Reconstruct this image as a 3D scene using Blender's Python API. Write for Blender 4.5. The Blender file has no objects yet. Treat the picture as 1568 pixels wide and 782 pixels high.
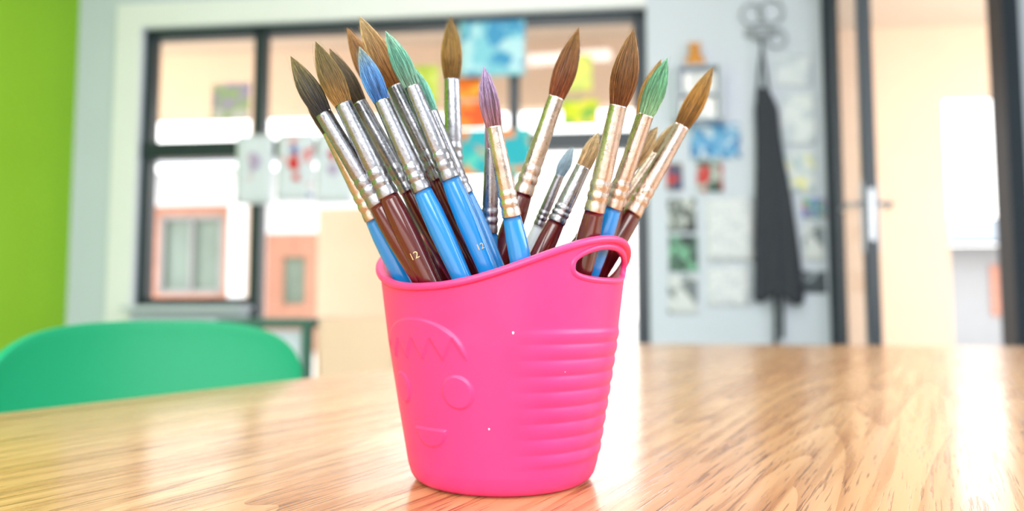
import bpy, bmesh, math, random
from mathutils import Vector, Matrix
random.seed(7)
S=bpy.context.scene
S.view_settings.view_transform='Standard'
S.view_settings.look='None'
S.view_settings.exposure=0.2

# ---------------------------------------------------------------- helpers
def lin(c):
    o=[]
    for v in c[:3]:
        v=v/255.0
        o.append(v/12.92 if v<=.04045 else ((v+.055)/1.055)**2.4)
    return (o[0],o[1],o[2],1.0)

def newmat(name):
    m=bpy.data.materials.new(name); m.use_nodes=True
    nt=m.node_tree; b=nt.nodes['Principled BSDF']
    return m,nt,b

def N(nt,t,**kw):
    n=nt.nodes.new(t)
    for k,v in kw.items():
        if hasattr(n,k) and not k.startswith('i_'): setattr(n,k,v)
    return n

def mat(name,col,rough=.5,metal=0,var=.06,scale=8,bump=0,coat=0,spec=.5,stretch=(1,1,1),bscale=None):
    m,nt,b=newmat(name); c=lin(col)
    tc=N(nt,'ShaderNodeTexCoord'); mp=N(nt,'ShaderNodeMapping'); mp.inputs['Scale'].default_value=stretch
    nt.links.new(tc.outputs['Object'],mp.inputs['Vector'])
    no=N(nt,'ShaderNodeTexNoise'); no.inputs['Scale'].default_value=scale; no.inputs['Detail'].default_value=4
    nt.links.new(mp.outputs['Vector'],no.inputs['Vector'])
    mx=N(nt,'ShaderNodeMix',data_type='RGBA')
    mx.inputs['A'].default_value=tuple(max(0,x*(1-var)) for x in c[:3])+(1,)
    mx.inputs['B'].default_value=tuple(min(1,x*(1+var)) for x in c[:3])+(1,)
    nt.links.new(no.outputs['Fac'],mx.inputs['Factor'])
    nt.links.new(mx.outputs['Result'],b.inputs['Base Color'])
    b.inputs['Roughness'].default_value=rough; b.inputs['Metallic'].default_value=metal
    b.inputs['Coat Weight'].default_value=coat; b.inputs['Coat Roughness'].default_value=.08
    b.inputs['Specular IOR Level'].default_value=spec
    if bump:
        n2=N(nt,'ShaderNodeTexNoise'); n2.inputs['Scale'].default_value=bscale or scale*6
        nt.links.new(mp.outputs['Vector'],n2.inputs['Vector'])
        bp=N(nt,'ShaderNodeBump'); bp.inputs['Strength'].default_value=bump; bp.inputs['Distance'].default_value=.002
        nt.links.new(n2.outputs['Fac'],bp.inputs['Height']); nt.links.new(bp.outputs['Normal'],b.inputs['Normal'])
    return m

def meshobj(name,verts,faces,mats=(),parent=None,smooth=False,origin=None):
    me=bpy.data.meshes.new(name)
    verts=[Vector(v) for v in verts]
    if origin is None: origin=Vector((0,0,0))
    origin=Vector(origin)
    me.from_pydata([tuple(v-origin) for v in verts],[],faces); me.update()
    ob=bpy.data.objects.new(name,me); S.collection.objects.link(ob)
    ob.location=origin
    for m in mats: me.materials.append(m)
    if smooth:
        for p in me.polygons: p.use_smooth=True
    if parent:
        ob.parent=parent
        ob.matrix_parent_inverse=parent.matrix_world.inverted()
    return ob

def empty(name,loc=(0,0,0)):
    e=bpy.data.objects.new(name,None); S.collection.objects.link(e)
    e.location=loc; e.empty_display_size=.1
    bpy.context.view_layer.update()
    return e

# wall frame: u along the window wall, w outward, z up
A6=math.radians(6); W0=Vector((.005,3.3,0))
EU=Vector((math.cos(A6),-math.sin(A6),0)); EW=Vector((math.sin(A6),math.cos(A6),0)); EZ=Vector((0,0,1))
def F(u,w,z): return W0+EU*u+EW*w+EZ*z

BOXF=[(0,3,2,1),(4,5,6,7),(0,1,5,4),(1,2,6,5),(2,3,7,6),(3,0,4,7)]
def boxdata(bs,fr=F):
    vs=[];fs=[]
    for (u0,u1,w0,w1,z0,z1) in bs:
        k=len(vs)
        for z in (z0,z1):
            vs+= [fr(u0,w0,z),fr(u1,w0,z),fr(u1,w1,z),fr(u0,w1,z)]
        fs+=[tuple(k+i for i in f) for f in BOXF]
    return vs,fs
def boxes(name,bs,m,parent=None,bevel=0,fr=F):
    vs,fs=boxdata(bs,fr)
    c=sum(vs,Vector())/len(vs)
    ob=meshobj(name,vs,fs,[m],parent,origin=c)
    if bevel:
        md=ob.modifiers.new('bevel','BEVEL'); md.width=bevel; md.segments=3
    return ob

def tube(name,pts,r,m,parent=None,closed=False,seg=12,rx=None):
    """swept tube along pts (world)"""
    pts=[Vector(p) for p in pts]; n=len(pts); vs=[];fs=[]
    prev=None
    for i,p in enumerate(pts):
        a=pts[(i-1)%n] if (closed or i>0) else p
        b=pts[(i+1)%n] if (closed or i<n-1) else p
        t=(b-a).normalized()
        if prev is None:
            up=Vector((0,0,1)) if abs(t.z)<.9 else Vector((1,0,0))
            x=t.cross(up).normalized()
        else:
            x=(prev-t*prev.dot(t)).normalized()
        prev=x; y=t.cross(x)
        rr=r[i] if isinstance(r,(list,tuple)) else r
        for k in range(seg):
            an=2*math.pi*k/seg
            vs.append(p+x*math.cos(an)*rr+y*math.sin(an)*rr)
    m2=n if closed else n-1
    for i in range(m2):
        for k in range(seg):
            a=i*seg+k; b=i*seg+(k+1)%seg; c=((i+1)%n)*seg+(k+1)%seg; d=((i+1)%n)*seg+k
            fs.append((a,b,c,d))
    if not closed:
        fs.append(tuple(range(seg))[::-1]); fs.append(tuple((n-1)*seg+k for k in range(seg)))
    c=sum(pts,Vector())/n
    return meshobj(name,vs,fs,[m],parent,smooth=True,origin=c)

def sstep(a,b,x):
    t=max(0,min(1,(x-a)/(b-a))); return t*t*(3-2*t)

# ---------------------------------------------------------------- materials
M_wall=mat('paint_bluegrey',(198,208,222),.7,var=.03,scale=3,bump=.05)
M_green=mat('paint_lime',(138,192,26),.6,var=.05,scale=2,bump=.05)
M_white=mat('paint_white',(232,235,240),.6,var=.02)
M_ceil=mat('ceiling_white',(238,238,236),.8,var=.02)
M_floor=mat('floor_vinyl',(176,172,166),.35,var=.08,scale=5)
M_frame=mat('frame_charcoal',(34,46,58),.4,var=.08,scale=20)
M_beige=mat('plaster_beige',(222,194,170),.8,var=.05,scale=4,bump=.1)
M_soffit=mat('soffit_cream',(206,190,174),.8,var=.04)
M_concrete=mat('concrete_pale',(214,208,200),.85,var=.08,scale=3)
M_roof=mat('roof_sheet',(190,196,204),.5,var=.06,scale=3)
M_roof2=mat('roof_tiles_grey',(112,118,126),.6,var=.08,scale=3)
M_farwall=mat('far_plaster',(150,150,152),.8,var=.06)
M_apron=mat('apron_cloth',(52,57,66),.9,var=.15,scale=25,bump=.3)
M_chair=mat('chair_plastic',(1,148,100),.40,var=.04,scale=6,spec=.35)
M_steel=mat('steel_tube',(150,154,158),.3,metal=1,var=.05)
M_silver=mat('handle_steel',(160,164,170),.3,metal=.9,var=.04)
M_dgreen=mat('desk_frame_green',(52,96,86),.5,var=.08)
M_paper=mat('paper_white',(236,238,242),.8,var=.04,scale=10)
M_string=mat('string_cotton',(200,196,188),.9,var=.1)

def brickmat():
    m,nt,b=newmat('brick_red')
    tc=N(nt,'ShaderNodeTexCoord'); mp=N(nt,'ShaderNodeMapping'); mp.inputs['Rotation'].default_value=(math.radians(90),0,0)
    br=N(nt,'ShaderNodeTexBrick'); br.inputs['Scale'].default_value=4
    br.inputs['Color1'].default_value=lin((172,116,98)); br.inputs['Color2'].default_value=lin((186,130,110)); br.inputs['Mortar'].default_value=lin((192,156,140))
    br.inputs['Mortar Size'].default_value=.015
    nt.links.new(tc.outputs['Object'],mp.inputs['Vector']); nt.links.new(mp.outputs['Vector'],br.inputs['Vector'])
    nt.links.new(br.outputs['Color'],b.inputs['Base Color']); b.inputs['Roughness'].default_value=.9
    return m
M_brick=brickmat()

def glassmat(name,tr=.93,tint=(1,1,1,1)):
    m=bpy.data.materials.new(name); m.use_nodes=True; nt=m.node_tree; nt.nodes.clear()
    o=N(nt,'ShaderNodeOutputMaterial'); t=N(nt,'ShaderNodeBsdfTransparent'); t.inputs['Color'].default_value=tint
    g=N(nt,'ShaderNodeBsdfGlossy'); g.inputs['Roughness'].default_value=.03
    no=N(nt,'ShaderNodeTexNoise'); no.inputs['Scale'].default_value=2
    mr=N(nt,'ShaderNodeMapRange'); mr.inputs['To Min'].default_value=1-tr-.01; mr.inputs['To Max'].default_value=1-tr+.01
    nt.links.new(no.outputs['Fac'],mr.inputs['Value'])
    mx=N(nt,'ShaderNodeMixShader'); nt.links.new(mr.outputs['Result'],mx.inputs['Fac'])
    nt.links.new(t.outputs[0],mx.inputs[1]); nt.links.new(g.outputs[0],mx.inputs[2]); nt.links.new(mx.outputs[0],o.inputs['Surface'])
    return m
M_glass=glassmat('window_glass',.98)
M_dglass=glassmat('door_glass',.88,(.93,.93,.93,1))

def drawing(name,bg,cols,scale=7,thr=.5,seed=0):
    """paper with procedural painted patches"""
    m,nt,b=newmat(name)
    tc=N(nt,'ShaderNodeTexCoord'); mp=N(nt,'ShaderNodeMapping'); mp.inputs['Location'].default_value=(seed*3.7,seed*1.3,seed*2.1)
    nt.links.new(tc.outputs['Object'],mp.inputs['Vector'])
    prev=None; bgc=lin(bg)
    for i,c in enumerate(cols):
        no=N(nt,'ShaderNodeTexNoise'); no.inputs['Scale'].default_value=scale*(1+.35*i); no.inputs['Detail'].default_value=2.5
        off=N(nt,'ShaderNodeVectorMath'); off.operation='ADD'; off.inputs[1].default_value=(i*5.1+seed,i*2.3,i*7.7)
        nt.links.new(mp.outputs['Vector'],off.inputs[0]); nt.links.new(off.outputs[0],no.inputs['Vector'])
        r=N(nt,'ShaderNodeMapRange'); r.inputs['From Min'].default_value=thr; r.inputs['From Max'].default_value=thr+.04
        nt.links.new(no.outputs['Fac'],r.inputs['Value'])
        mx=N(nt,'ShaderNodeMix',data_type='RGBA'); mx.inputs['B'].default_value=lin(c)
        nt.links.new(r.outputs['Result'],mx.inputs['Factor'])
        if prev: nt.links.new(prev,mx.inputs['A'])
        else: mx.inputs['A'].default_value=bgc
        prev=mx.outputs['Result']
    nt.links.new(prev,b.inputs['Base Color']); b.inputs['Roughness'].default_value=.8
    return m

# ---------------------------------------------------------------- room shell
UL,UR,WN=-2.46,2.75,-6.2; CH=2.8
boxes('wall_far',[(UL-.15,-2.07,0,.15,0,CH),(-2.07,.70,0,.15,2.2,CH),(-2.07,-1.42,0,.15,0,.66),(.70,1.57,0,.15,0,CH),
                  (1.57,2.5,0,.15,2.35,CH),(2.5,UR+.15,0,.15,0,CH)],M_wall)
boxes('wall_left',[(UL-.15,UL,WN,0,0,CH)],M_green)
boxes('wall_right',[(UR,UR+.15,WN,-4.6,0,CH),(UR,UR+.15,-4.6,-1.8,0,.9),(UR,UR+.15,-4.6,-1.8,2.3,CH),(UR,UR+.15,-1.8,0,0,CH)],M_wall)
boxes('wall_near',[(UL-.15,-2.0,WN-.15,WN,0,CH),(2.2,UR+.15,WN-.15,WN,0,CH),(-2.0,2.2,WN-.15,WN,0,.9),(-2.0,2.2,WN-.15,WN,2.3,CH)],M_wall)
boxes('floor',[(UL-.15,UR+.15,WN-.15,.15,-.1,0)],M_floor)
boxes('ceiling',[(UL-.15,UR+.15,WN-.15,.15,CH,CH+.1)],M_ceil)
boxes('trim_1',[(-2.22,-2.075,-.02,0,.0,2.34),(-2.075,.70,-.02,0,2.205,2.34)],M_white)
boxes('baseboard_far',[(.72,1.55,-.015,0,0,.09)],M_white)
boxes('baseboard_left',[(UL,UL+.015,WN,-.02,0,.09)],M_white)

# window 1 : left fixed light over a low sill + full height glazing
w1=empty('window_1',F(-.7,.05,1.3))
fr=[(-2.07,.70,.02,.09,2.15,2.2),(-2.07,-2.02,.02,.09,.66,2.2),(.635,.70,.02,.09,0,2.2),(-1.43,-1.37,.02,.09,0,2.2),
    (-2.07,.70,.01,.10,1.47,1.56),(-2.07,-1.42,.02,.09,.66,.70),(-.02,.035,.02,.09,1.5,2.2),(-.02,.02,.02,.09,0,1.5),(-1.4,.65,.02,.09,0,.06)]
boxes('frame',fr,M_frame,w1)
boxes('glass',[(-2.03,-1.42,.05,.056,.69,1.48),(-2.03,-1.42,.05,.056,1.55,2.16),(-1.38,-.01,.05,.056,.05,1.48),(-1.38,-.01,.05,.056,1.55,2.16),
               (.02,.64,.05,.056,.05,1.48),(.03,.64,.05,.056,1.55,2.16)],M_glass,w1)
boxes('sill',[(-2.07,-1.40,-.12,.02,.635,.66)],M_wall,w1,bevel=.004)
for i,(nm,bs) in enumerate((('added_window_rear',[(-2.0,2.2,WN-.1,WN-.05,.9,.95),(-2.0,2.2,WN-.1,WN-.05,2.25,2.3),(-2.0,-1.95,WN-.1,WN-.05,.9,2.3),(2.15,2.2,WN-.1,WN-.05,.9,2.3),(.07,.12,WN-.1,WN-.05,.9,2.3)]),
                     ('added_window_right',[(UR+.05,UR+.1,-4.6,-1.8,.9,.95),(UR+.05,UR+.1,-4.6,-1.8,2.25,2.3),(UR+.05,UR+.1,-4.6,-4.55,.9,2.3),(UR+.05,UR+.1,-1.85,-1.8,.9,2.3),(UR+.05,UR+.1,-3.22,-3.17,.9,2.3)]))):
    boxes(nm,bs,M_frame)  # unseen rear and right windows, added to let outside light in

# ---------------------------------------------------------------- door
d1=empty('door_1',F(1.6,0,1.1))
boxes('jamb',[(1.57,1.63,-.01,.12,0,2.35),(2.42,2.5,-.01,.12,0,2.35),(1.57,2.5,-.01,.12,2.28,2.35)],M_frame,d1)
HP=Vector((1.600,3.10,0)); FP=Vector((1.362,2.29,0)); LD=(FP-HP).normalized(); LN=Vector((LD.y,-LD.x,0)); LL=(FP-HP).length
def DF(a,b,z): return HP+LD*a+LN*b+EZ*z
boxes('leaf_frame',[(0,.075,-.022,.022,.01,2.27),(LL-.075,LL,-.022,.022,.01,2.27),(0,LL,-.022,.022,.01,.16),(0,LL,-.022,.022,2.18,2.27)],M_frame,d1,bevel=.003,fr=DF)
boxes('leaf_glass',[(.07,LL-.07,-.004,.004,.15,2.2)],M_dglass,d1,fr=DF)
boxes('handle_plates',[(LL-.06,LL-.022,.022,.030,.86,1.13),(LL-.06,LL-.022,-.030,-.022,.86,1.13),(LL-.001,LL+.003,-.010,.010,.90,1.10)],M_silver,d1,bevel=.002,fr=DF)
for sgn in (1,-1):
    tube('lever',[DF(LL-.04,sgn*.028,1.045),DF(LL-.04,sgn*.068,1.045),DF(LL-.047,sgn*.078,1.045),DF(LL-.075,sgn*.082,1.045),DF(LL-.16,sgn*.082,1.043)],.009,M_silver,d1)

# ---------------------------------------------------------------- exterior
boxes('walkway_floor',[(-9,9,.15,2.7,-.12,-.02)],M_concrete)
boxes('walkway_ceiling',[(-9,9,.15,2.9,2.95,3.05)],M_soffit)
boxes('walkway_wall',[(-9,-3.95,2.4,2.6,-.02,2.95),(-3.95,9,2.4,2.6,2.38,2.95),(.95,3.28,2.4,2.6,-.02,2.38),(-1.97,-.95,2.4,2.6,-.02,1.52),(-2.64,-2.56,2.44,2.5,-.02,2.38)],M_beige)
boxes('courtyard_ground',[(-30,30,2.7,40,-.2,-.1)],M_concrete)
bd=empty('brick_building',F(-5,8,0))
boxes('walls',[(-7.15,-6.98,8,8.3,-.1,2.4),(-5.81,-5.40,8,8.3,-.1,2.4),(-6.98,-5.81,8,8.3,-.1,.87),(-6.98,-5.81,8,8.3,2.23,2.4),(-5.05,-4.75,8,8.3,-.1,1.9),(-4.35,-3.9,8,8.3,-.1,1.9),(-4.75,-4.35,8,8.3,-.1,.7),(-4.75,-4.35,8,8.3,1.5,1.9)],M_brick,bd)
boxes('window_frames',[(-6.98,-6.9,8.0,8.06,.87,2.23),(-5.89,-5.81,8.0,8.06,.87,2.23),(-6.98,-5.81,8.0,8.06,.87,.95),(-6.98,-5.81,8.0,8.06,2.15,2.23),(-6.42,-6.36,8.0,8.06,.9,2.2)],M_farwall,bd)
boxes('window_panes',[(-6.98,-5.81,8.1,8.15,.87,2.23),(-4.75,-4.35,8.1,8.15,.7,1.5)],mat('pane_dull',(116,134,126),.2,var=.3,scale=2),bd)
boxes('plaster_walls',[(-7.3,-7.15,8,8.3,-.1,3.0),(-5.4,-5.05,8,8.3,-.1,3.0),(-3.9,-3,8,8.3,-.1,3),(-5.05,-3.9,8,8.3,1.9,3),(-7.15,-5.4,8,8.3,2.4,3),(-7.3,-3,8.3,12,-.1,3)],M_white,bd)
boxes('posts',[(-5.3,-5.05,7.2,7.4,-.1,2.9)],M_white,bd)
rv=[F(-8.2,6.8,2.85),F(-2.6,6.8,2.85),F(-2.6,12,4.2),F(-8.2,12,4.2),F(-8.2,6.8,2.95),F(-2.6,6.8,2.95),F(-2.6,12,4.3),F(-8.2,12,4.3)]
meshobj('roof',rv,BOXF,[M_roof],bd,origin=F(-5,9,3))
b2=empty('courtyard_building',F(8,10,0))
boxes('walls',[(6.2,14,10,13,-.1,1.75)],M_farwall,b2)
boxes('windows',[(7.55,8.2,9.96,10,.5,1.4),(9.2,10,9.96,10,.5,1.4)],M_brick,b2)
rv=[F(5.8,9.4,1.72),F(14.5,9.4,1.72),F(14.5,13,2.5),F(5.8,13,2.5),F(5.8,9.4,1.8),F(14.5,9.4,1.8),F(14.5,13,2.6),F(5.8,13,2.6)]
meshobj('roof',rv,BOXF,[M_roof2],b2,origin=F(9,10,2))

# ---------------------------------------------------------------- pictures, notices
def sheet(name,u0,u1,z0,z1,m,w=-.004,curl=.006):
    n=8; vs=[];fs=[]
    for j in range(n+1):
        for i in range(n+1):
            s=i/n;t=j/n
            vs.append(F(u0+(u1-u0)*s, w-curl*(1-t)**2*(.4+.6*abs(2*s-1)), z0+(z1-z0)*t))
    for j in range(n):
        for i in range(n):
            a=j*(n+1)+i; fs.append((a,a+1,a+n+2,a+n+1))
    c=F((u0+u1)/2,w,(z0+z1)/2)
    ob=meshobj(name,vs,fs,[m],smooth=True,origin=c)
    md=ob.modifiers.new('sol','SOLIDIFY'); md.thickness=.0008
    return ob
G=.045 # on glass, inside face
sheet('painted_drawing',-1.68,-1.46,1.68,1.89,drawing('dr_a',(214,206,206),[(180,160,200),(166,182,142)],9,.5,1),w=G)
sheet('painted_drawing',-.30,-.13,1.76,1.92,drawing('dr_b',(244,120,40),[(250,170,60)],9,.55,2),w=G)
sheet('painted_drawing',-.30,-.13,1.60,1.74,drawing('dr_b2',(238,96,48),[(250,150,60)],9,.55,3),w=G)
sheet('painted_drawing',.26,.45,1.60,1.74,drawing('dr_c',(210,220,50),[(240,226,90),(120,180,80)],9,.5,4),w=G)
sheet('painted_drawing',.26,.42,1.78,1.98,drawing('dr_d',(206,216,120),[(230,230,120)],9,.5,5),w=G)
sheet('painted_drawing',-.55,-.40,1.74,1.95,drawing('dr_e',(210,220,110),[(180,200,70)],9,.5,6),w=G)
sheet('painted_drawing',-.28,.07,1.86,2.16,drawing('dr_f',(130,200,222),[(180,222,236),(70,150,200)],6,.52,7),w=-.01)
sheet('painted_drawing',-.29,.10,1.33,1.58,drawing('dr_g',(40,170,190),[(90,200,190),(230,140,80)],7,.56,8),w=-.006)
hs=empty('string_of_drawings',F(-1.1,-.03,1.56))
tube('string',[F(-1.55+ i*.2, -.03, 1.585-.01*math.sin(math.pi*i/5)) for i in range(6)],.0015,M_string,hs,seg=6)
for i,(u0,cols) in enumerate(((-1.49,[(206,186,200),(150,160,200)]),(-1.26,[(214,60,60),(90,110,190)]),(-1.045,[(220,120,110),(120,130,200)]))):
    o=sheet('paper',u0,u0+.205,1.20+.015*(i%2),1.575,drawing('dr_s%d'%i,(210,217,232),cols,11,.66,14+i),w=-.03); o.parent=hs; o.matrix_parent_inverse=hs.matrix_world.inverted()
# small painted figures on two of the hanging papers
def blob(name,u,z,ru,rz,m,parent,w):
    c=F(u,w,z); vs=[c]; fs=[]
    for q in range(16):
        an=2*math.pi*q/16; k=1+.15*math.sin(3*an+u*40)
        vs.append(F(u+ru*k*math.cos(an),w,z+rz*k*math.sin(an)))
    for q in range(16): fs.append((0,1+q,1+(q+1)%16))
    return meshobj(name,vs,fs,[m],parent,origin=c)
M_rp=mat('paint_red',(206,50,48),.8); M_bp=mat('paint_blue',(80,104,180),.8); M_lp=mat('paint_lilac',(176,160,196),.8)
for (u,z,ru,rz,m) in ((-1.165,1.49,.022,.022,M_bp),(-1.165,1.42,.030,.045,M_rp),(-1.15,1.34,.02,.02,M_rp),(-1.385,1.43,.03,.05,M_lp),(-.95,1.46,.022,.03,M_rp),(-.95,1.38,.03,.03,M_lp)):
    blob('painted_figure',u,z,ru,rz,m,hs,-.040)
ph=drawing('photo_bw',(200,206,206),[(60,64,66),(120,130,128)],14,.48,20)
ph2=drawing('photo_bw2',(90,120,110),[(50,56,60),(120,180,150)],14,.5,21)
ph3=drawing('photo_bw3',(206,212,216),[(120,130,136)],16,.53,22)
txt=drawing('notice_text',(218,223,230),[(196,204,214)],40,.52,23)
sheet('photograph',.795,.935,1.03,1.20,ph); sheet('photograph',.795,.94,.83,1.01,ph2); sheet('photograph',.79,.935,.62,.81,ph3)
sheet('notice',.985,1.215,.88,1.20,txt); sheet('notice',.985,1.19,.66,.85,txt)
sheet('painted_drawing',.91,1.16,1.40,1.58,drawing('dr_h',(206,224,236),[(60,130,190),(110,170,214)],16,.47,24))
sheet('painted_drawing',.94,1.07,1.23,1.39,drawing('dr_i',(176,190,186),[(70,96,88),(200,60,60)],13,.5,25))
sheet('painted_drawing',.79,.87,1.24,1.38,drawing('dr_j',(120,120,110),[(190,60,60),(60,90,120)],13,.5,26))
sheet('notice',1.33,1.52,1.76,1.92,drawing('dr_k',(210,218,226),[(190,202,214)],14,.5,27))
sheet('notice',1.36,1.53,1.46,1.72,drawing('dr_l',(216,224,230),[(194,206,216)],14,.5,28))
sheet('notice',1.36,1.52,1.22,1.43,drawing('dr_m',(214,220,222),[(226,226,160),(180,200,210)],12,.52,29))
sheet('painted_drawing',1.45,1.56,1.09,1.19,drawing('dr_n',(140,140,170),[(220,110,130),(120,190,120),(90,120,200)],26,.48,30))
sheet('photograph',1.45,1.55,.88,1.06,ph3); sheet('photograph',1.43,1.555,.72,.83,drawing('dr_o',(70,78,86),[(150,160,170)],16,.55,31))

# wall shelf with toy
sh=empty('wall_shelf',F(.93,-.06,1.7))
boxes('panels',[(.83,1.06,-.10,0,1.58,1.59),(.83,.845,-.10,0,1.58,1.86),(1.045,1.06,-.10,0,1.58,1.86),(.83,1.06,-.10,0,1.85,1.86),(.83,1.06,-.01,0,1.58,1.86),(.83,1.06,-.10,0,1.71,1.72)],M_wall,sh,bevel=.002)
boxes('books',[(.86,.89,-.08,-.012,1.59,1.69),(.892,.915,-.08,-.012,1.59,1.68),(.92,.96,-.08,-.012,1.59,1.7),(.965,1.03,-.08,-.012,1.59,1.695),(.87,.93,-.08,-.012,1.72,1.82),(.94,1.03,-.08,-.012,1.72,1.82)],M_paper,sh,bevel=.002)
M_or=mat('toy_orange',(206,140,52),.5,var=.2,scale=20)
def ball(name,c,r,m,parent,sc=(1,1,1)):
    bm=bmesh.new(); bmesh.ops.create_uvsphere(bm,u_segments=24,v_segments=14,radius=1)
    me=bpy.data.meshes.new(name); 
    for v in bm.verts: v.co=Vector((v.co.x*r*sc[0],v.co.y*r*sc[1],v.co.z*r*sc[2]))
    bm.to_mesh(me); bm.free(); ob=bpy.data.objects.new(name,me); S.collection.objects.link(ob); ob.location=c
    me.materials.append(m)
    for p in me.polygons:p.use_smooth=True
    ob.parent=parent; ob.matrix_parent_inverse=parent.matrix_world.inverted(); return ob
ty=empty('toy_bear',F(.935,-.05,1.86))
ball('body',F(.935,-.05,1.90),.04,M_or,ty,(1,.8,1)); ball('head',F(.935,-.05,1.957),.028,M_or,ty)
for s in (-1,1):
    ball('ear',F(.935+s*.022,-.05,1.98),.01,M_or,ty); ball('paw',F(.935+s*.038,-.06,1.885),.014,M_or,ty)

# hook rail with rings + apron
M_grey=mat('hook_grey',(150,158,166),.4,metal=.3,var=.1)
hk=empty('wall_hook',F(1.27,-.03,2.05))
boxes('plate',[(1.19,1.35,-.02,0,2.02,2.06)],M_grey,hk,bevel=.004)
for (cu,cz,cr) in ((1.23,2.13,.055),(1.32,2.14,.06),(1.27,2.04,.05),(1.345,2.0,.045)):
    tube('ring',[F(cu+cr*math.cos(t*math.pi/12),-.028,cz+cr*math.sin(t*math.pi/12)) for t in range(24)],.006,M_grey,hk,closed=True,seg=8)
tube('hook',[F(1.262,-.02,2.03),F(1.262,-.04,1.99),F(1.262,-.055,1.96),F(1.262,-.07,1.97)],.006,M_grey,hk,seg=8)
ap=empty('apron',F(1.3,-.05,1.3))
prof=[(1.74,1.235,1.285),(1.70,1.235,1.31),(1.64,1.225,1.335),(1.5,1.228,1.342),(1.35,1.225,1.365),(1.2,1.218,1.39),(1.0,1.208,1.415),(.8,1.20,1.435),(.70,1.195,1.44)]
vs=[];fs=[];nu=26;nz=40
def pint(z):
    for a,b in zip(prof,prof[1:]):
        if b[0]<=z<=a[0]:
            t=(a[0]-z)/(a[0]-b[0]); t2=t; return a[1]+(b[1]-a[1])*t2,a[2]+(b[2]-a[2])*t2
    return prof[-1][1:]
for j in range(nz+1):
    z=1.74-(1.74-.70)*j/nz; l,r=pint(z)
    for i in range(nu+1):
        s=i/nu; ww=-.045-.022*math.sin(s*math.pi)-.014*math.sin(s*17+1.2*math.sin(z*3))*(.3+.7*j/nz)
        zz=z-(.025*math.sin(s*9+.5)+.02*s)*(j/nz)
        vs.append(F(l+(r-l)*s,ww,zz))
for j in range(nz):
    for i in range(nu):
        a=j*(nu+1)+i; fs.append((a,a+1,a+nu+2,a+nu+1))
o=meshobj('cloth',vs,fs,[M_apron],ap,smooth=True,origin=F(1.3,-.05,1.2)); md=o.modifiers.new('s','SOLIDIFY'); md.thickness=.004
tube('neck_strap',[F(1.24,-.05,1.72),F(1.25,-.06,1.85),F(1.262,-.065,1.975),F(1.272,-.06,1.86),F(1.29,-.05,1.72)],.008,M_apron,ap,seg=8)
tube('tie_a',[F(1.29,-.06,.76),F(1.30,-.05,.62),F(1.295,-.05,.46)],.012,M_apron,ap,seg=8)
tube('tie_b',[F(1.32,-.06,.76),F(1.33,-.05,.60),F(1.325,-.05,.50)],.010,M_apron,ap,seg=8)

# small desk by the window
dk=empty('school_desk',F(-1.0,-.5,0))
boxes('top',[(-1.26,-.82,-.62,-.24,.56,.60)],M_dgreen,dk,bevel=.004)
boxes('legs',[(-1.25,-1.21,-.61,-.57,0,.56),(-.87,-.83,-.61,-.57,0,.56),(-1.25,-1.21,-.29,-.25,0,.56),(-.87,-.83,-.29,-.25,0,.56)],M_dgreen,dk,bevel=.003)
boxes('modesty_panel',[(-1.21,-.87,-.585,-.575,.12,.55)],M_wall,dk)
bx=empty('cardboard_box',F(-.65,-.4,0))
vsb=[(-.80,-.45,-.6,-.2,0,.02),(-.80,-.79,-.6,-.2,0,.6),(-.46,-.45,-.6,-.2,0,.6),(-.80,-.45,-.6,-.59,0,.6),(-.80,-.45,-.21,-.2,0,.6)]
boxes('carton',vsb,M_beige,bx)

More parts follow.
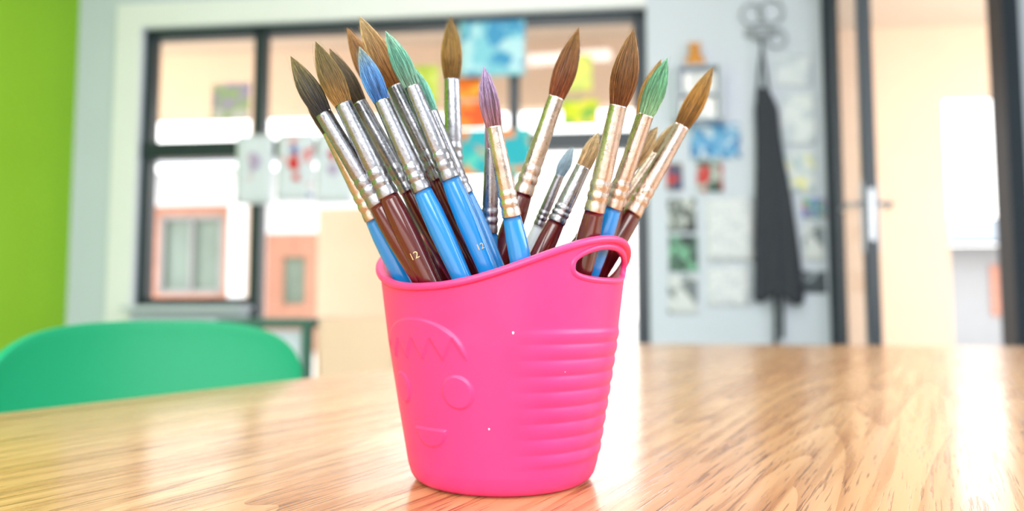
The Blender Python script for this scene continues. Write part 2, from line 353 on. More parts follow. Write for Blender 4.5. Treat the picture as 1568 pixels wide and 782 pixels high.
# ---------------------------------------------------------------- table
def woodmat():
    m,nt,b=newmat('oak_lacquered'); L=nt.links.new
    tc=N(nt,'ShaderNodeTexCoord'); sx=N(nt,'ShaderNodeSeparateXYZ'); L(tc.outputs['Object'],sx.inputs[0])
    dv=N(nt,'ShaderNodeMath',operation='DIVIDE'); dv.inputs[1].default_value=.14; L(sx.outputs['Y'],dv.inputs[0])
    fl=N(nt,'ShaderNodeMath',operation='FLOOR'); L(dv.outputs[0],fl.inputs[0])
    wn=N(nt,'ShaderNodeTexWhiteNoise',noise_dimensions='1D'); L(fl.outputs[0],wn.inputs['W'])
    frc=N(nt,'ShaderNodeMath',operation='FRACT'); L(dv.outputs[0],frc.inputs[0])
    sc=N(nt,'ShaderNodeVectorMath',operation='SCALE'); sc.inputs['Scale'].default_value=5; L(wn.outputs['Color'],sc.inputs[0])
    ad=N(nt,'ShaderNodeVectorMath',operation='ADD'); L(tc.outputs['Object'],ad.inputs[0]); L(sc.outputs[0],ad.inputs[1])
    def nz(stretch,scale,detail=4,dist=0):
        mp=N(nt,'ShaderNodeMapping'); mp.inputs['Scale'].default_value=stretch; L(ad.outputs[0],mp.inputs['Vector'])
        n=N(nt,'ShaderNodeTexNoise'); n.inputs['Scale'].default_value=scale; n.inputs['Detail'].default_value=detail; n.inputs['Distortion'].default_value=dist
        L(mp.outputs[0],n.inputs['Vector']); return n.outputs['Fac']
    big=nz((.5,6,1),2.2,3,.5)
    warp=nz((.30,5,1),1.7,1.2,0)      # slow field whose contour lines form cathedral grain
    mid=nz((.9,26,1),5,4,.2)
    fine=nz((2.6,80,1),9,3,.05)
    mu=N(nt,'ShaderNodeMath',operation='MULTIPLY'); mu.inputs[1].default_value=24; L(warp,mu.inputs[0])
    fr_=N(nt,'ShaderNodeMath',operation='FRACT'); L(mu.outputs[0],fr_.inputs[0])
    pw=N(nt,'ShaderNodeMath',operation='POWER'); pw.inputs[1].default_value=2.4; L(fr_.outputs[0],pw.inputs[0])
    cr=N(nt,'ShaderNodeValToRGB'); e=cr.color_ramp.elements
    e[0].position=.3; e[0].color=lin((190,140,94)); e[1].position=.72; e[1].color=lin((214,172,126))
    L(big,cr.inputs['Fac'])
    def dark(src,a,bb,col,prev,amt=1):
        r=N(nt,'ShaderNodeMapRange'); r.inputs['From Min'].default_value=a; r.inputs['From Max'].default_value=bb
        r.inputs['To Max'].default_value=amt; L(src,r.inputs['Value'])
        mx=N(nt,'ShaderNodeMix',data_type='RGBA',blend_type='MULTIPLY'); mx.inputs['B'].default_value=col
        L(r.outputs['Result'],mx.inputs['Factor']); L(prev,mx.inputs['A']); return mx.outputs['Result'],r.outputs['Result']
    c,_=dark(pw.outputs[0],.0,1,(.66,.52,.39,1),cr.outputs['Color'],amt=.75)
    c,_=dark(mid,.48,.68,(.72,.59,.46,1),c,amt=.85)
    pm=N(nt,'ShaderNodeMath',operation='MULTIPLY_ADD'); pm.inputs[1].default_value=.08; L(pw.outputs[0],pm.inputs[0]); L(fine,pm.inputs[2])
    c,pore=dark(pm.outputs[0],.59,.66,(.42,.31,.22,1),c,amt=.8)
    c,_=dark(wn.outputs['Value'],0,1,(.90,.86,.80,1),c,amt=.5)
    c,_=dark(frc.outputs[0],.988,.996,(.6,.48,.38,1),c,amt=.5)
    L(c,b.inputs['Base Color'])
    rr=N(nt,'ShaderNodeMapRange'); rr.inputs['To Min'].default_value=.18; rr.inputs['To Max'].default_value=.34; L(mid,rr.inputs['Value']); L(rr.outputs['Result'],b.inputs['Roughness'])
    sb=N(nt,'ShaderNodeMath',operation='SUBTRACT'); L(mid,sb.inputs[0]); L(pore,sb.inputs[1])
    bp=N(nt,'ShaderNodeBump'); bp.inputs['Strength'].default_value=.22; bp.inputs['Distance'].default_value=.0005; L(sb.outputs[0],bp.inputs['Height']); L(bp.outputs[0],b.inputs['Normal'])
    b.inputs['Coat Weight'].default_value=.3; b.inputs['Coat Roughness'].default_value=.14
    return m
M_wood=woodmat()
TZ=.56
tb=empty('wooden_table',(.4,.2,TZ))
ga=math.atan2(.862,.506); Rg=Matrix.Rotation(ga,4,'Z')
poly=[Vector((.267,1.45,0)),Vector((-1.10,-.878,0)),Vector((1.6,-.95,0)),Vector((2.0,1.18,0))]
inv=Rg.inverted(); pl=[inv@p for p in poly]; n=4
vs=[(p.x,p.y,-.032) for p in pl]+[(p.x,p.y,0) for p in pl]
fs=[(3,2,1,0),(4,5,6,7)]+[(i,(i+1)%n,n+(i+1)%n,n+i) for i in range(n)]
me=bpy.data.meshes.new('tabletop'); me.from_pydata(vs,[],fs); me.update()
top=bpy.data.objects.new('tabletop',me); S.collection.objects.link(top); top.matrix_world=Matrix.Translation((0,0,TZ))@Rg
me.materials.append(M_wood); md=top.modifiers.new('b','BEVEL'); md.width=.008; md.segments=4
bpy.context.view_layer.update()
top.parent=tb; top.matrix_parent_inverse=tb.matrix_world.inverted()
cen=sum(poly,Vector())/4
for i,p in enumerate(poly):
    q=p+(cen-p).normalized()*.16
    tube('leg_%d'%(i+1),[Vector((q.x,q.y,0)),Vector((q.x,q.y,TZ-.03))],.025,M_steel,tb,seg=16)
    q2=poly[(i+1)%4]+(cen-poly[(i+1)%4]).normalized()*.16
    tube('rail_%d'%(i+1),[Vector((q.x,q.y,TZ-.06)),Vector((q2.x,q2.y,TZ-.06))],.014,M_steel,tb,seg=10)

# ---------------------------------------------------------------- chair
ch=empty('plastic_chair',(-.40,.53,0))
fd=Vector((.862,-.506,0)).normalized(); sd=Vector((.506,.862,0)).normalized(); C0=Vector((-.455,.555,0))
def CF(x,y,z): return C0+sd*x+fd*y+EZ*z
ns=36; nt_=44
def spine(t,s):
    a=abs(s)
    ztop=.634-.012*s*s-.075*(1-math.sqrt(max(0,1-a**5)))
    if t<.5:
        k=t/.5; y=-.035+.05*k**1.5; z=ztop+(.375-ztop)*k; hw=.222-.02*k-.02*k*k
        y+=.055*s*s*(1-.5*k)
    elif t<.65:
        k=(t-.5)/.15; an=k*math.pi/2; y=.015+.045*k; z=.375-.045*math.sin(an); hw=.182+.008*k
        y+=.0275*s*s*(1-k)
    else:
        k=(t-.65)/.35; y=.06+.29*k; z=.33-.008*math.sin(k*math.pi)+.014*s*s-.02*max(0,k-.85)/.15*.8; hw=.19+.005*k
        if k>.7: hw-=.03*((k-.7)/.3)**3
    return CF(s*hw,y,z)
vs=[];fs=[]
for j in range(nt_+1):
    for i in range(ns+1):
        s=math.sin((-1+2*i/ns)*math.pi/2)
        vs.append(spine(j/nt_,s))
for j in range(nt_):
    for i in range(ns):
        a=j*(ns+1)+i; fs.append((a,a+1,a+ns+2,a+ns+1))
o=meshobj('shell',vs,fs,[M_chair],ch,smooth=True,origin=C0)
md=o.modifiers.new('s','SOLIDIFY'); md.thickness=.010; md.offset=0
md=o.modifiers.new('b','BEVEL'); md.width=.003; md.segments=3; md.limit_method='ANGLE'
for i,(x,y,x2,y2) in enumerate(((-.15,.09,-.19,.02),(.15,.09,.19,.02),(-.15,.30,-.19,.34),(.15,.30,.19,.34))):
    tube('leg_%d'%(i+1),[CF(x,y,.322),CF((x+x2)/2,(y+y2)/2,.16),CF(x2,y2,0)],.011,M_steel,ch,seg=12)

# ---------------------------------------------------------------- pink tub
def pinkmat():
    m,nt,b=newmat('pink_plastic'); L=nt.links.new
    tc=N(nt,'ShaderNodeTexCoord')
    n1=N(nt,'ShaderNodeTexNoise'); n1.inputs['Scale'].default_value=22; n1.inputs['Detail'].default_value=5; L(tc.outputs['Object'],n1.inputs['Vector'])
    r=N(nt,'ShaderNodeMapRange'); r.inputs['From Min'].default_value=.55; r.inputs['From Max'].default_value=.78; r.inputs['To Max'].default_value=.5; L(n1.outputs['Fac'],r.inputs['Value'])
    mx=N(nt,'ShaderNodeMix',data_type='RGBA'); mx.inputs['A'].default_value=lin((242,56,126)); mx.inputs['B'].default_value=lin((180,42,106)); L(r.outputs['Result'],mx.inputs['Factor'])
    L(mx.outputs['Result'],b.inputs['Base Color'])
    b.inputs['Roughness'].default_value=.36
    b.inputs['Subsurface Weight'].default_value=.08; b.inputs['Subsurface Radius'].default_value=(1,.3,.4); b.inputs['Subsurface Scale'].default_value=.002
    return m
M_pink=pinkmat()
RIMC=math.radians(54)
def rimz(a): return .1030+.0240*abs(math.cos(a-RIMC))**2.3
RP=[(0,.0430),(.0010,.0462),(.0025,.0482),(.005,.0498),(.010,.0513),(.040,.0567),(.074,.0625),(.1065,.0668),(.135,.0702)]
def Rz(z):
    for a,b in zip(RP,RP[1:]):
        if z<=b[0]:
            t=(z-a[0])/(b[0]-a[0]); return a[1]+(b[1]-a[1])*t
    return RP[-1][1]
def wrap(d): return (d+180)%360-180
def disp(a,z,R):
    ad=math.degrees(a); d=0
    for c,wd_ in ((58,56),(228,36)):
        o=abs(wrap(ad-c))
        mk=1-sstep(wd_-28,wd_,o)
        mz=sstep(.0125,.0165,z)*(1-sstep(.079,.083,z))
        if mk*mz>0:
            d+=mk*mz*.00080*abs(math.sin(math.pi*(z-.0135)/.0076))**.9
    x=math.radians(wrap(ad+40))*R
    if abs(x)<.05:
        e=.0006; A=.0009
        for cx in (-.0195,.0195):
            q=math.hypot(x-cx,z-.0514)
            if q<.01: d+=A*(1-sstep(-e,e,q-.0078))
        q=math.sqrt((x/.0105)**2+((z-.0325)/.0088)**2)-1; q=max(q*.009,(z-.0325))
        if q<e: d+=A*(1-sstep(-e,e,q))
        q=(math.sqrt(((x+.004)/.030)**2+((z-.068)/.0185)**2)-1)*.018
        tri=abs(((x+.03)/.0125)%1*2-1)
        zg=.0665+.0105*tri+.05*abs(x+.005)*.12
        q=max(q,(zg-z)*.75)
        if q<e: d+=A*(1-sstep(-e,e,q))
    return d
HC=math.radians(53.5); HA=math.radians(23)
def hole_z(a):
    zb=.1050; zt=rimz(a)-.0048; return (zb+zt)/2,(zt-zb)/2
def hole_val(a,z,c):
    da=(a-c+math.pi)%(2*math.pi)-math.pi
    if abs(da)>HA: return 9
    zc,hz=hole_z(c+da)
    if hz<=0: return 9
    return abs(da/HA)**3+abs((z-zc)/hz)**3
NA=480; NV=230
def P3(a,R,z): return Vector((math.sin(a)*R,-math.cos(a)*R,z))
vs=[];fs=[]
rows=[]
for z,r in ((.0012,.012),(.0012,.036),(.0,.0405),(0,.0430),(.0004,.0447),(.0010,.0462),(.0025,.0482),(.005,.0498)): rows.append(('f',z,r))
for j in range(NV+1): rows.append(('w',j/NV,0))
for rw in rows:
    for i in range(NA):
        a=2*math.pi*i/NA
        if rw[0]=='f': vs.append(P3(a,rw[2],rw[1]))
        else:
            z=.0085+(rimz(a)-.0085)*rw[1]; R=Rz(z); vs.append(P3(a,R+disp(a,z,R),z))
def inhole(i,z):
    a=2*math.pi*(i+.5)/NA
    return hole_val(a,z,HC)<1 or hole_val(a,z,HC+math.pi)<1
nr=len(rows)
for j in range(nr-1):
    for i in range(NA):
        i2=(i+1)%NA
        if rows[j][0]=='w' and j>nr-120:
            a=2*math.pi*(i+.5)/NA; z=.0085+(rimz(a)-.0085)*(rows[j][1]+.5/NV)
            if inhole(i,z): continue
        fs.append((j*NA+i,j*NA+i2,(j+1)*NA+i2,(j+1)*NA+i))
c0=len(vs); vs.append(Vector((0,0,.0012)))
for i in range(NA): fs.append((c0,(i+1)%NA,i))
k0=len(vs); TH=.0022; irows=[('f',.0035,.02),('f',.0035,.044)]+[('w',j/120,0) for j in range(1,121)]
for rw in irows:
    for i in range(NA):
        a=2*math.pi*i/NA
        if rw[0]=='f': vs.append(P3(a,rw[2],rw[1]))
        else:
            z=.004+(rimz(a)-.004)*rw[1]; vs.append(P3(a,Rz(z)-TH,z))
for j in range(len(irows)-1):
    for i in range(NA):
        i2=(i+1)%NA
        if irows[j][0]=='w':
            a=2*math.pi*(i+.5)/NA; z=.004+(rimz(a)-.004)*(irows[j][1]+.5/120)
            if inhole(i,z): continue
        a,b,c,d=k0+j*NA+i,k0+j*NA+i2,k0+(j+1)*NA+i2,k0+(j+1)*NA+i
        fs.append((d,c,b,a))
c1=len(vs); vs.append(Vector((0,0,.0035)))
for i in range(NA): fs.append((c1,k0+i,k0+(i+1)%NA))
lo=(nr-1)*NA; li=k0+(len(irows)-1)*NA
for i in range(NA):
    i2=(i+1)%NA; fs.append((lo+i,lo+i2,li+i2,li+i))
TB=Vector((0,0,TZ))
bucket=empty('plastic_bucket',TB)
meshobj('body',[v+TB for v in vs],fs,[M_pink],bucket,smooth=True,origin=TB)
vs=[];fs=[];K=20
for i in range(NA):
    a=2*math.pi*i/NA; z=rimz(a)-.0012; R=Rz(z)-.0002
    for k in range(K):
        an=2*math.pi*k/K; cx,cz=math.cos(an),math.sin(an)
        px=.0025*math.copysign(abs(cx)**.75,cx); pz=.0019*math.copysign(abs(cz)**.75,cz)
        vs.append(P3(a,R+px,z+pz)+TB)
for i in range(NA):
    for k in range(K):
        fs.append((i*K+k,((i+1)%NA)*K+k,((i+1)%NA)*K+(k+1)%K,i*K+(k+1)%K))
meshobj('rim',vs,fs,[M_pink],bucket,smooth=True,origin=TB)
for c in (HC,HC+math.pi):
    pts=[]
    for i in range(140):
        s=2*math.pi*i/140; cs,sn=math.cos(s),math.sin(s)
        da=HA*math.copysign(abs(cs)**(2/3),cs); a=c+da; zc,hz=hole_z(a)
        z=zc+hz*math.copysign(abs(sn)**(2/3),sn); pts.append(P3(a,Rz(z)-TH/2+.0002,z)+TB)
    cum=[0]
    for i in range(len(pts)): cum.append(cum[-1]+(pts[(i+1)%len(pts)]-pts[i]).length)
    ev=[];T=cum[-1]
    for q in range(160):
        d=T*q/160
        for i in range(len(pts)):
            if cum[i]<=d<=cum[i+1]:
                t=(d-cum[i])/max(1e-9,cum[i+1]-cum[i]); ev.append(pts[i].lerp(pts[(i+1)%len(pts)],t)); break
    tube('handle_opening',ev,.0017,M_pink,bucket,closed=True,seg=14)
# a few dried paint flecks stuck on the plastic
M_fleck=mat('dried_paint',(250,186,212),.6,var=.05,scale=300)
vs=[];fs=[]
for (ad,z,r) in ((5,.080,.0007),(-6,.0345,.0005),(30,.061,.0003)):
    k=len(vs); a0=math.radians(ad); R=Rz(z)+.0001+disp(a0,z,Rz(z)); vs.append(P3(a0,R+.0003,z)+TB)
    for q in range(12):
        an=2*math.pi*q/12; rr=r*(.75+.4*random.random()); vs.append(P3(a0+math.cos(an)*rr/R,R-.00005,z+math.sin(an)*rr*1.3)+TB)
    for q in range(12): fs.append((k,k+1+q,k+1+(q+1)%12))
meshobj('paint_flecks',vs,fs,[M_fleck],bucket,smooth=True,origin=TB)

# ---------------------------------------------------------------- paintbrushes
def hairmat(name,cb,cm,ct):
    m,nt,b=newmat(name); L=nt.links.new
    at=N(nt,'ShaderNodeAttribute',attribute_name='ht'); ar=N(nt,'ShaderNodeAttribute',attribute_name='rnd')
    cr=N(nt,'ShaderNodeValToRGB'); e=cr.color_ramp.elements
    e[0].position=.05; e[0].color=lin(cb); e[1].position=.95; e[1].color=lin(ct); x=e.new(.5); x.color=lin(cm)
    ad=N(nt,'ShaderNodeMath',operation='MULTIPLY_ADD'); ad.inputs[1].default_value=.35; L(ar.outputs['Fac'],ad.inputs[0]); 
    sb=N(nt,'ShaderNodeMath',operation='SUBTRACT'); L(at.outputs['Fac'],sb.inputs[0]); sb.inputs[1].default_value=.175; L(sb.outputs[0],ad.inputs[2])
    L(ad.outputs[0],cr.inputs['Fac'])
    tc=N(nt,'ShaderNodeTexCoord'); mp=N(nt,'ShaderNodeMapping'); mp.inputs['Scale'].default_value=(1,1,.06); L(tc.outputs['Object'],mp.inputs['Vector'])
    no=N(nt,'ShaderNodeTexNoise'); no.inputs['Scale'].default_value=1800; L(mp.outputs[0],no.inputs['Vector'])
    m1=N(nt,'ShaderNodeMath',operation='MULTIPLY_ADD'); m1.inputs[1].default_value=1.3; m1.inputs[2].default_value=.45; L(ar.outputs['Fac'],m1.inputs[0])
    m2=N(nt,'ShaderNodeMapRange'); m2.inputs['From Min'].default_value=.35; m2.inputs['From Max'].default_value=.65; m2.inputs['To Min'].default_value=.7; m2.inputs['To Max'].default_value=1.35; L(no.outputs['Fac'],m2.inputs['Value'])
    m3=N(nt,'ShaderNodeMath',operation='MULTIPLY'); L(m1.outputs[0],m3.inputs[0]); L(m2.outputs['Result'],m3.inputs[1])
    sc=N(nt,'ShaderNodeVectorMath',operation='SCALE'); L(cr.outputs['Color'],sc.inputs[0]); L(m3.outputs[0],sc.inputs['Scale'])
    L(sc.outputs[0],b.inputs['Base Color']); b.inputs['Roughness'].default_value=.42; b.inputs['Specular IOR Level'].default_value=.5
    return m
M_hblue=mat('handle_blue',(24,130,206),.18,var=.04,scale=60,coat=.6)
M_hred=mat('handle_maroon',(84,20,16),.16,var=.15,scale=60,coat=.7)
M_hwhite=mat('handle_clear',(222,232,236),.2,var=.04,scale=60,coat=.4)
def fermat(name,col,dirt):
    m=mat(name,col,.30,metal=1,var=.14,scale=160,bump=.08,bscale=500)
    nt=m.node_tree; b=nt.nodes['Principled BSDF']; L=nt.links.new
    tc=N(nt,'ShaderNodeTexCoord')
    no=N(nt,'ShaderNodeTexNoise'); no.inputs['Scale'].default_value=260; no.inputs['Detail'].default_value=5; L(tc.outputs['Object'],no.inputs['Vector'])
    mr=N(nt,'ShaderNodeMapRange'); mr.inputs['From Min'].default_value=.35; mr.inputs['From Max'].default_value=.7; mr.inputs['To Min'].default_value=.22; mr.inputs['To Max'].default_value=.40
    L(no.outputs['Fac'],mr.inputs['Value']); L(mr.outputs['Result'],b.inputs['Roughness'])
    n2=N(nt,'ShaderNodeTexNoise'); n2.inputs['Scale'].default_value=120; n2.inputs['Detail'].default_value=6; L(tc.outputs['Object'],n2.inputs['Vector'])
    m2=N(nt,'ShaderNodeMapRange'); m2.inputs['From Min'].default_value=.52; m2.inputs['From Max'].default_value=.75; m2.inputs['To Max'].default_value=.6; L(n2.outputs['Fac'],m2.inputs['Value'])
    old=b.inputs['Base Color'].links[0].from_socket
    mx=N(nt,'ShaderNodeMix',data_type='RGBA'); mx.inputs['B'].default_value=lin(dirt); L(old,mx.inputs['A']); L(m2.outputs['Result'],mx.inputs['Factor']); L(mx.outputs['Result'],b.inputs['Base Color'])
    return m
M_fer=fermat('ferrule_nickel',(160,161,168),(100,96,100)); M_ferw=fermat('ferrule_champagne',(206,188,176),(146,116,102))
M_gold=mat('print_gold',(216,190,140),.4,var=.05,scale=50)
def bardmat():
    m,nt,b=newmat('barcode_label'); tc=N(nt,'ShaderNodeTexCoord'); sx=N(nt,'ShaderNodeSeparateXYZ'); nt.links.new(tc.outputs['Object'],sx.inputs[0])
    no=N(nt,'ShaderNodeTexNoise',noise_dimensions='1D'); no.inputs['Scale'].default_value=2200; nt.links.new(sx.outputs['Z'],no.inputs['W'])
    g=N(nt,'ShaderNodeMath',operation='GREATER_THAN'); g.inputs[1].default_value=.5; nt.links.new(no.outputs['Fac'],g.inputs[0])
    mx=N(nt,'ShaderNodeMix',data_type='RGBA'); mx.inputs['A'].default_value=(.02,.02,.02,1); mx.inputs['B'].default_value=(.85,.85,.85,1); nt.links.new(g.outputs[0],mx.inputs['Factor'])
    nt.links.new(mx.outputs['Result'],b.inputs['Base Color']); b.inputs['Roughness'].default_value=.5; return m
M_label=bardmat()

def brush(idx,tip,bx,by,hair,fer,rf,hb,hm,fm,cols,bz=.565):
    tip=Vector(tip)
    bot=Vector((.005+(bx-.005)*((.4+by)/.4),by,bz))
    # keep the handle inside the rim: swing the lower end away from the wall it would cut
    for it in range(80):
        ax=(tip-bot).normalized(); worst=0; wd_=None
        for k in range(60):
            p=bot+ax*(.05+.0016*k); zz=p.z-TZ
            a=math.atan2(p.x,-p.y)
            if zz<.09 or zz>rimz(a)+.004: continue
            ex=math.hypot(p.x,p.y)+rf*1.13-(Rz(zz)-TH-.0007)
            if ex>worst: worst=ex; wd_=Vector((p.x,p.y,0)).normalized()
        if worst<=0: break
        bot-=wd_*.001
    axis=(tip-bot); L=axis.length; ax=axis.normalized()
    t=0
    while t<L*.45:
        p=bot+ax*t; zz=p.z-TZ
        rr=math.hypot(p.x,p.y)
        if zz>.0045 and rr+.0042<Rz(zz)-TH: break
        t+=.001
    bot=bot+ax*t; L=(tip-bot).length
    fmn=L-hair-fer
    prof=[(0,.0006,0),(.0008,.0024,0),(.003,.0034,0),(.02,.0038,0)]
    zs=max(.03,fmn-.045)
    prof+=[(zs,rf*1.06,0),(fmn-.022,rf*1.22,0),(fmn-.010,rf*1.16,0),(fmn-.002,rf*1.02,0),(fmn,rf*.98,0)]
    f0=fmn; f=lambda q,r: (f0+q*fer,r*rf,1)
    prof+=[f(0,1.05),f(.01,1.07),f(.07,1.05),f(.095,.985),f(.115,.985),f(.135,1.07),f(.17,1.07),f(.19,.975),f(.21,.975),f(.235,1.05),f(.275,1.05),f(.295,.96),f(.315,.97),f(.34,1.0),f(.6,.94),f(.9,.87),f(.985,.855),f(1.0,.86),f(1.0,.79)]
    h0=f0+fer; 
    def hr(q):
        b0=.80; 
        if q<.38: r=b0+(hb-b0)*math.sin(q/.38*math.pi/2)
        else:
            k=(q-.38)/.62; r=hb*(1-k**1.9)**.95*(1-.12*k)
        return max(r,.02)*rf
    NS=28; vs=[];fs=[];mi=[];ht=[];rn=[]
    rings=[(z,r,m,0) for z,r,m in prof]
    nh=18
    rings+=[(h0-.0005+(hair+.0005)*q*.97,hr(q)*.90,2,q) for q in [i/nh for i in range(nh+1)]]
    bend=Vector((random.uniform(-1,1),random.uniform(-1,1),0))*.0016
    for z,r,m,q in rings:
        for k in range(NS):
            an=2*math.pi*k/NS; vs.append(Vector((math.cos(an)*r,math.sin(an)*r,z))+bend*q*q); ht.append(q); rn.append(.25)
    for j in range(len(rings)-1):
        for k in range(NS):
            fs.append((j*NS+k,j*NS+(k+1)%NS,(j+1)*NS+(k+1)%NS,(j+1)*NS+k))
            mi.append(max(rings[j][2],rings[j+1][2]) if rings[j+1][2]!=2 or rings[j][2]==2 else 2)
    fs.append(tuple(range(NS))[::-1]); mi.append(0)
    fs.append(tuple((len(rings)-1)*NS+k for k in range(NS))); mi.append(2)
    for sidx in range(480):
        an=random.uniform(0,2*math.pi); rho=random.uniform(.86,1.06); end=random.uniform(.62,1.0)**.6
        q0=0 if sidx%3 else random.uniform(0,.4)
        stray=(sidx<9); rad=.00012 if not stray else .00006
        r_=random.random(); base=len(vs); seg=7; da=random.uniform(-.25,.25)
        if stray: end=random.uniform(.85,1.05); rho=random.uniform(1.0,1.1)
        for s in range(seg+1):
            q=q0+(end-q0)*s/seg; rr=hr(min(q,.999))*rho
            if stray: rr+=rf*.6*max(0,q-.35)**1.5
            a2=an+da*q; p=Vector((math.cos(a2)*rr,math.sin(a2)*rr,h0+hair*q))+bend*q*q
            tr=rad*(1-.6*s/seg)
            xr=Vector((math.cos(a2),math.sin(a2),0)); yr=Vector((-math.sin(a2),math.cos(a2),0))
            for c in range(3):
                g=2*math.pi*c/3; vs.append(p+xr*math.cos(g)*tr+yr*math.sin(g)*tr); ht.append(min(q,1)); rn.append(r_)
        for s in range(seg):
            for c in range(3):
                fs.append((base+s*3+c,base+s*3+(c+1)%3,base+s*3+3+(c+1)%3,base+s*3+3+c)); mi.append(2)
    me=bpy.data.meshes.new('paintbrush'); me.from_pydata([tuple(v) for v in vs],[],fs); me.update()
    for m in (hm,fm,hairmat('bristles_%02d'%idx,*cols)): me.materials.append(m)
    me.polygons.foreach_set('material_index',mi); me.polygons.foreach_set('use_smooth',[True]*len(fs))
    a=me.attributes.new('ht','FLOAT','POINT'); a.data.foreach_set('value',ht)
    a=me.attributes.new('rnd','FLOAT','POINT'); a.data.foreach_set('value',rn)
    ob=bpy.data.objects.new('paintbrush',me); S.collection.objects.link(ob)
    zax=ax; xax=Vector((0,1,0)).cross(zax).normalized(); yax=zax.cross(xax)
    M=Matrix((xax,yax,zax)).transposed().to_4x4(); M.translation=bot; ob.matrix_world=M
    bpy.context.view_layer.update()
    return ob,f0,rf,M

Rr,B_,W_=M_hred,M_hblue,M_hwhite
tan=((170,140,98),(180,154,112),(186,164,124))
data=[
(1,(-.102,-.062,.772),.014,-.030,.031,.051,.0047,1.10,Rr,M_fer,((46,46,52),(84,78,58),(128,116,72))),
(2,(-.090,-.065,.778),.009,-.032,.032,.049,.0050,1.14,Rr,M_fer,((158,120,66),(110,92,50),(124,110,66))),
(3,(-.100,-.048,.767),-.014,-.004,.030,.049,.0045,1.05,B_,M_ferw,((90,80,60),(90,80,60),(120,106,80))),
(4,(-.089,-.040,.784),.034,-.004,.031,.052,.0046,1.05,Rr,M_fer,((84,70,48),(90,76,52),(120,100,66))),
(5,(-.069,-.065,.776),.028,-.033,.028,.047,.0046,1.04,B_,M_fer,((52,104,170),(84,146,208),(140,154,140))),
(6,(-.083,-.030,.799),.039,.012,.036,.050,.0047,1.15,Rr,M_fer,((130,84,40),(152,104,52),(158,120,74))),
(7,(-.072,-.045,.799),.047,-.012,.039,.052,.0052,1.18,Rr,M_fer,((146,92,36),(158,118,64),(184,160,116))),
(8,(-.054,-.065,.784),.039,-.028,.0285,.048,.0046,1.02,B_,M_fer,((122,158,140),(96,170,148),(146,192,172))),
(9,(-.046,-.048,.774),.042,-.004,.026,.045,.0042,1.0,B_,M_fer,((110,176,160),(104,170,154),(140,192,172))),
(10,(-.030,0,.818),-.024,.028,.036,.052,.0052,1.12,Rr,M_fer,((112,78,30),(156,120,50),(128,106,64))),
(11,(-.009,-.075,.763),.034,-.036,.028,.043,.0043,1.02,B_,M_ferw,((150,102,108),(146,118,150),(168,148,188))),
(12,(-.0045,-.040,.757),-.011,.010,.024,.044,.0042,.9,B_,M_fer,((150,120,130),(140,116,130),(150,130,140))),
(13,(.041,-.030,.799),-.040,.000,.0385,.054,.0050,1.16,Rr,M_ferw,((134,66,34),(128,82,42),(134,98,50))),
(14,(.038,-.010,.740),-.034,.026,.017,.030,.0032,1.1,W_,M_fer,((130,155,170),(140,165,180),(150,170,180))),
(15,(.051,-.030,.743),-.037,-.012,.020,.032,.0046,.86,Rr,M_fer,tan),
(16,(.064,-.065,.784),.021,-.014,.036,.053,.0050,1.26,Rr,M_ferw,((116,68,38),(124,84,44),(144,108,62))),
(17,(.084,-.025,.784),.020,.012,.031,.050,.0046,1.1,Rr,M_ferw,((184,140,76),(164,124,64),(154,120,66))),
(18,(.081,-.055,.774),.015,.000,.029,.049,.0045,1.12,B_,M_ferw,((144,184,144),(108,168,128),(102,164,126))),
(19,(.117,-.012,.7835),-.007,.008,.037,.055,.0050,1.08,Rr,M_ferw,((120,80,28),(174,126,48),(152,122,72))),
(20,(.084,-.015,.750),-.037,.014,.024,.050,.0044,1.05,Rr,M_ferw,tan),
(21,(.100,.004,.757),-.030,.030,.022,.045,.0042,1.0,Rr,M_ferw,tan),
(22,(-.064,-.020,.766),.004,.004,.028,.045,.0047,1.0,Rr,M_fer,((84,70,48),(90,76,52),(110,94,66))),
]
obs={}
for (i,tip,bx,by,h,fe,rf,hb,hm,fm,cols) in data:
    obs[i]=brush(i,tip,bx,by,h,fe,rf,hb,hm,fm,cols)

def wrap_on(ob,M,r,z0,pts,faces,name,m):
    vs=[]
    for (x,y) in pts:
        an=x/r-math.pi/2
        vs.append(M@Vector((math.cos(an)*(r+.00012),math.sin(an)*(r+.00012),z0+y)))
    me=bpy.data.meshes.new(name); Mi=M.inverted(); me.from_pydata([tuple(Mi@v) for v in vs],[],faces); me.update(); me.materials.append(m)
    o=bpy.data.objects.new(name,me); S.collection.objects.link(o); o.matrix_world=M; bpy.context.view_layer.update()
    o.parent=ob; o.matrix_parent_inverse=ob.matrix_world.inverted(); return o
def text_on(key,txt,size,dz,rk=1.24,xo=0):
    ob,f0,rf,M=obs[key]
    cu=bpy.data.curves.new('t','FONT'); cu.body=txt; cu.size=size; cu.align_x='CENTER'; cu.resolution_u=3
    to=bpy.data.objects.new('t',cu); S.collection.objects.link(to); bpy.context.view_layer.update()
    me=to.evaluated_get(bpy.context.evaluated_depsgraph_get()).to_mesh()
    pts=[(v.co.x+xo,v.co.y) for v in me.vertices]; fc=[tuple(p.vertices) for p in me.polygons]
    wrap_on(ob,M,rf*rk,f0-dz,pts,fc,'size_print',M_gold); bpy.data.objects.remove(to)
text_on(2,'12',.0050,.033,xo=-.001); text_on(8,'12',.0042,.037,xo=.001)
ob,f0,rf,M=obs[1]
pts=[];fc=[]
for i in range(9):
    for y in (0,.008): pts.append((.0006+.0050*i/8,y))
for i in range(8): fc.append((2*i,2*i+2,2*i+3,2*i+1))
wrap_on(ob,M,rf*1.25,f0-.032,pts,fc,'barcode_label',M_label)

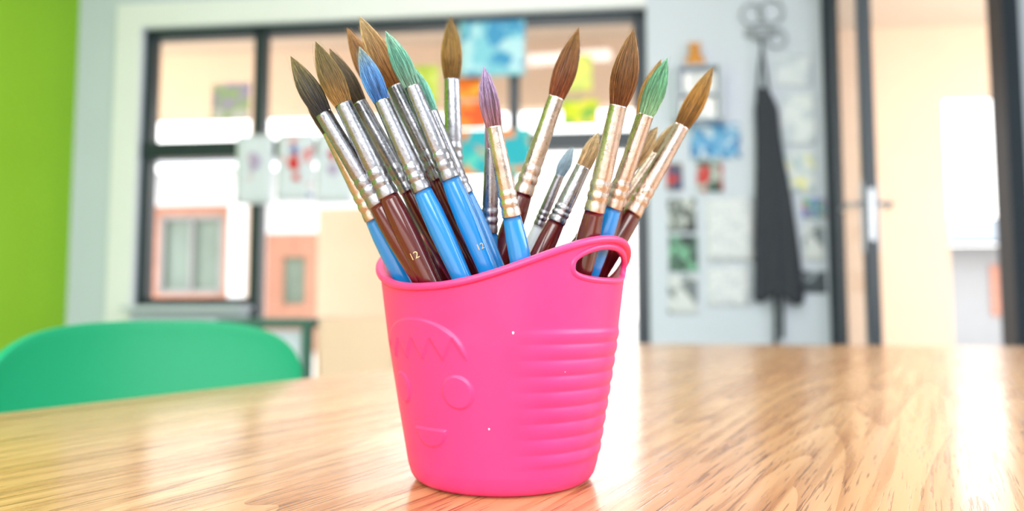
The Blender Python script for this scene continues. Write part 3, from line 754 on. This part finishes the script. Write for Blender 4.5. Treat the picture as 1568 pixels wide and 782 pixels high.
# ---------------------------------------------------------------- light
wd=bpy.data.worlds.new('World'); S.world=wd; wd.use_nodes=True; nt=wd.node_tree
bg=nt.nodes['Background']; bg.inputs['Strength'].default_value=3.9
tc=N(nt,'ShaderNodeTexCoord'); sx=N(nt,'ShaderNodeSeparateXYZ'); nt.links.new(tc.outputs['Generated'],sx.inputs[0])
cr=N(nt,'ShaderNodeValToRGB'); cr.color_ramp.elements[0].position=0; cr.color_ramp.elements[0].color=(1,.97,.93,1); cr.color_ramp.elements[1].position=.8; cr.color_ramp.elements[1].color=(.85,.93,1,1)
nt.links.new(sx.outputs['Z'],cr.inputs['Fac']); nt.links.new(cr.outputs['Color'],bg.inputs['Color'])
def area(name,loc,target,sx_,sy_,p,col=(1,1,1)):
    l=bpy.data.lights.new(name,'AREA'); l.shape='RECTANGLE'; l.size=sx_; l.size_y=sy_; l.energy=p; l.color=col
    o=bpy.data.objects.new(name,l); S.collection.objects.link(o); o.location=loc
    o.rotation_euler=(Vector(target)-Vector(loc)).to_track_quat('-Z','Y').to_euler(); return o
M_fix=mat('fixture_white',(240,240,240),.5,var=.01)
for i,(u,w,p) in enumerate(((-.9,-4.2,20),(1.1,-4.2,14),(0,-2.2,26))):  # unseen ceiling panels with lamps, added to brighten the room from above
    boxes('added_light_panel',[(u-.65,u+.65,w-.16,w+.16,2.765,2.80)],M_fix,bevel=.005)
    area('ceiling_fill',F(u,w,2.755),F(u,w,0),1.2,.28,p,(1,.98,.97))
area('fill_rear',F(.1,WN+.02,1.6),F(.1,0,1.0),4.0,1.3,66,(1,.99,.99))  # added fill lamp behind the camera, lights the front of the bucket
area('fill_right',F(UR-.02,-3.2,1.6),F(0,-3.2,.9),2.6,1.3,20,(.96,.98,1))  # added fill lamp at the unseen right-hand opening

# ---------------------------------------------------------------- camera
cam=bpy.data.cameras.new('camera'); co=bpy.data.objects.new('camera',cam); S.collection.objects.link(co)
co.location=(.005,-.4,.652); co.rotation_euler=(math.radians(94.1),0,0)
cam.sensor_width=36; cam.lens=36*1100/1568; cam.clip_start=.02; cam.clip_end=200
cam.dof.use_dof=True; cam.dof.focus_distance=.335; cam.dof.aperture_fstop=4.5
S.camera=co
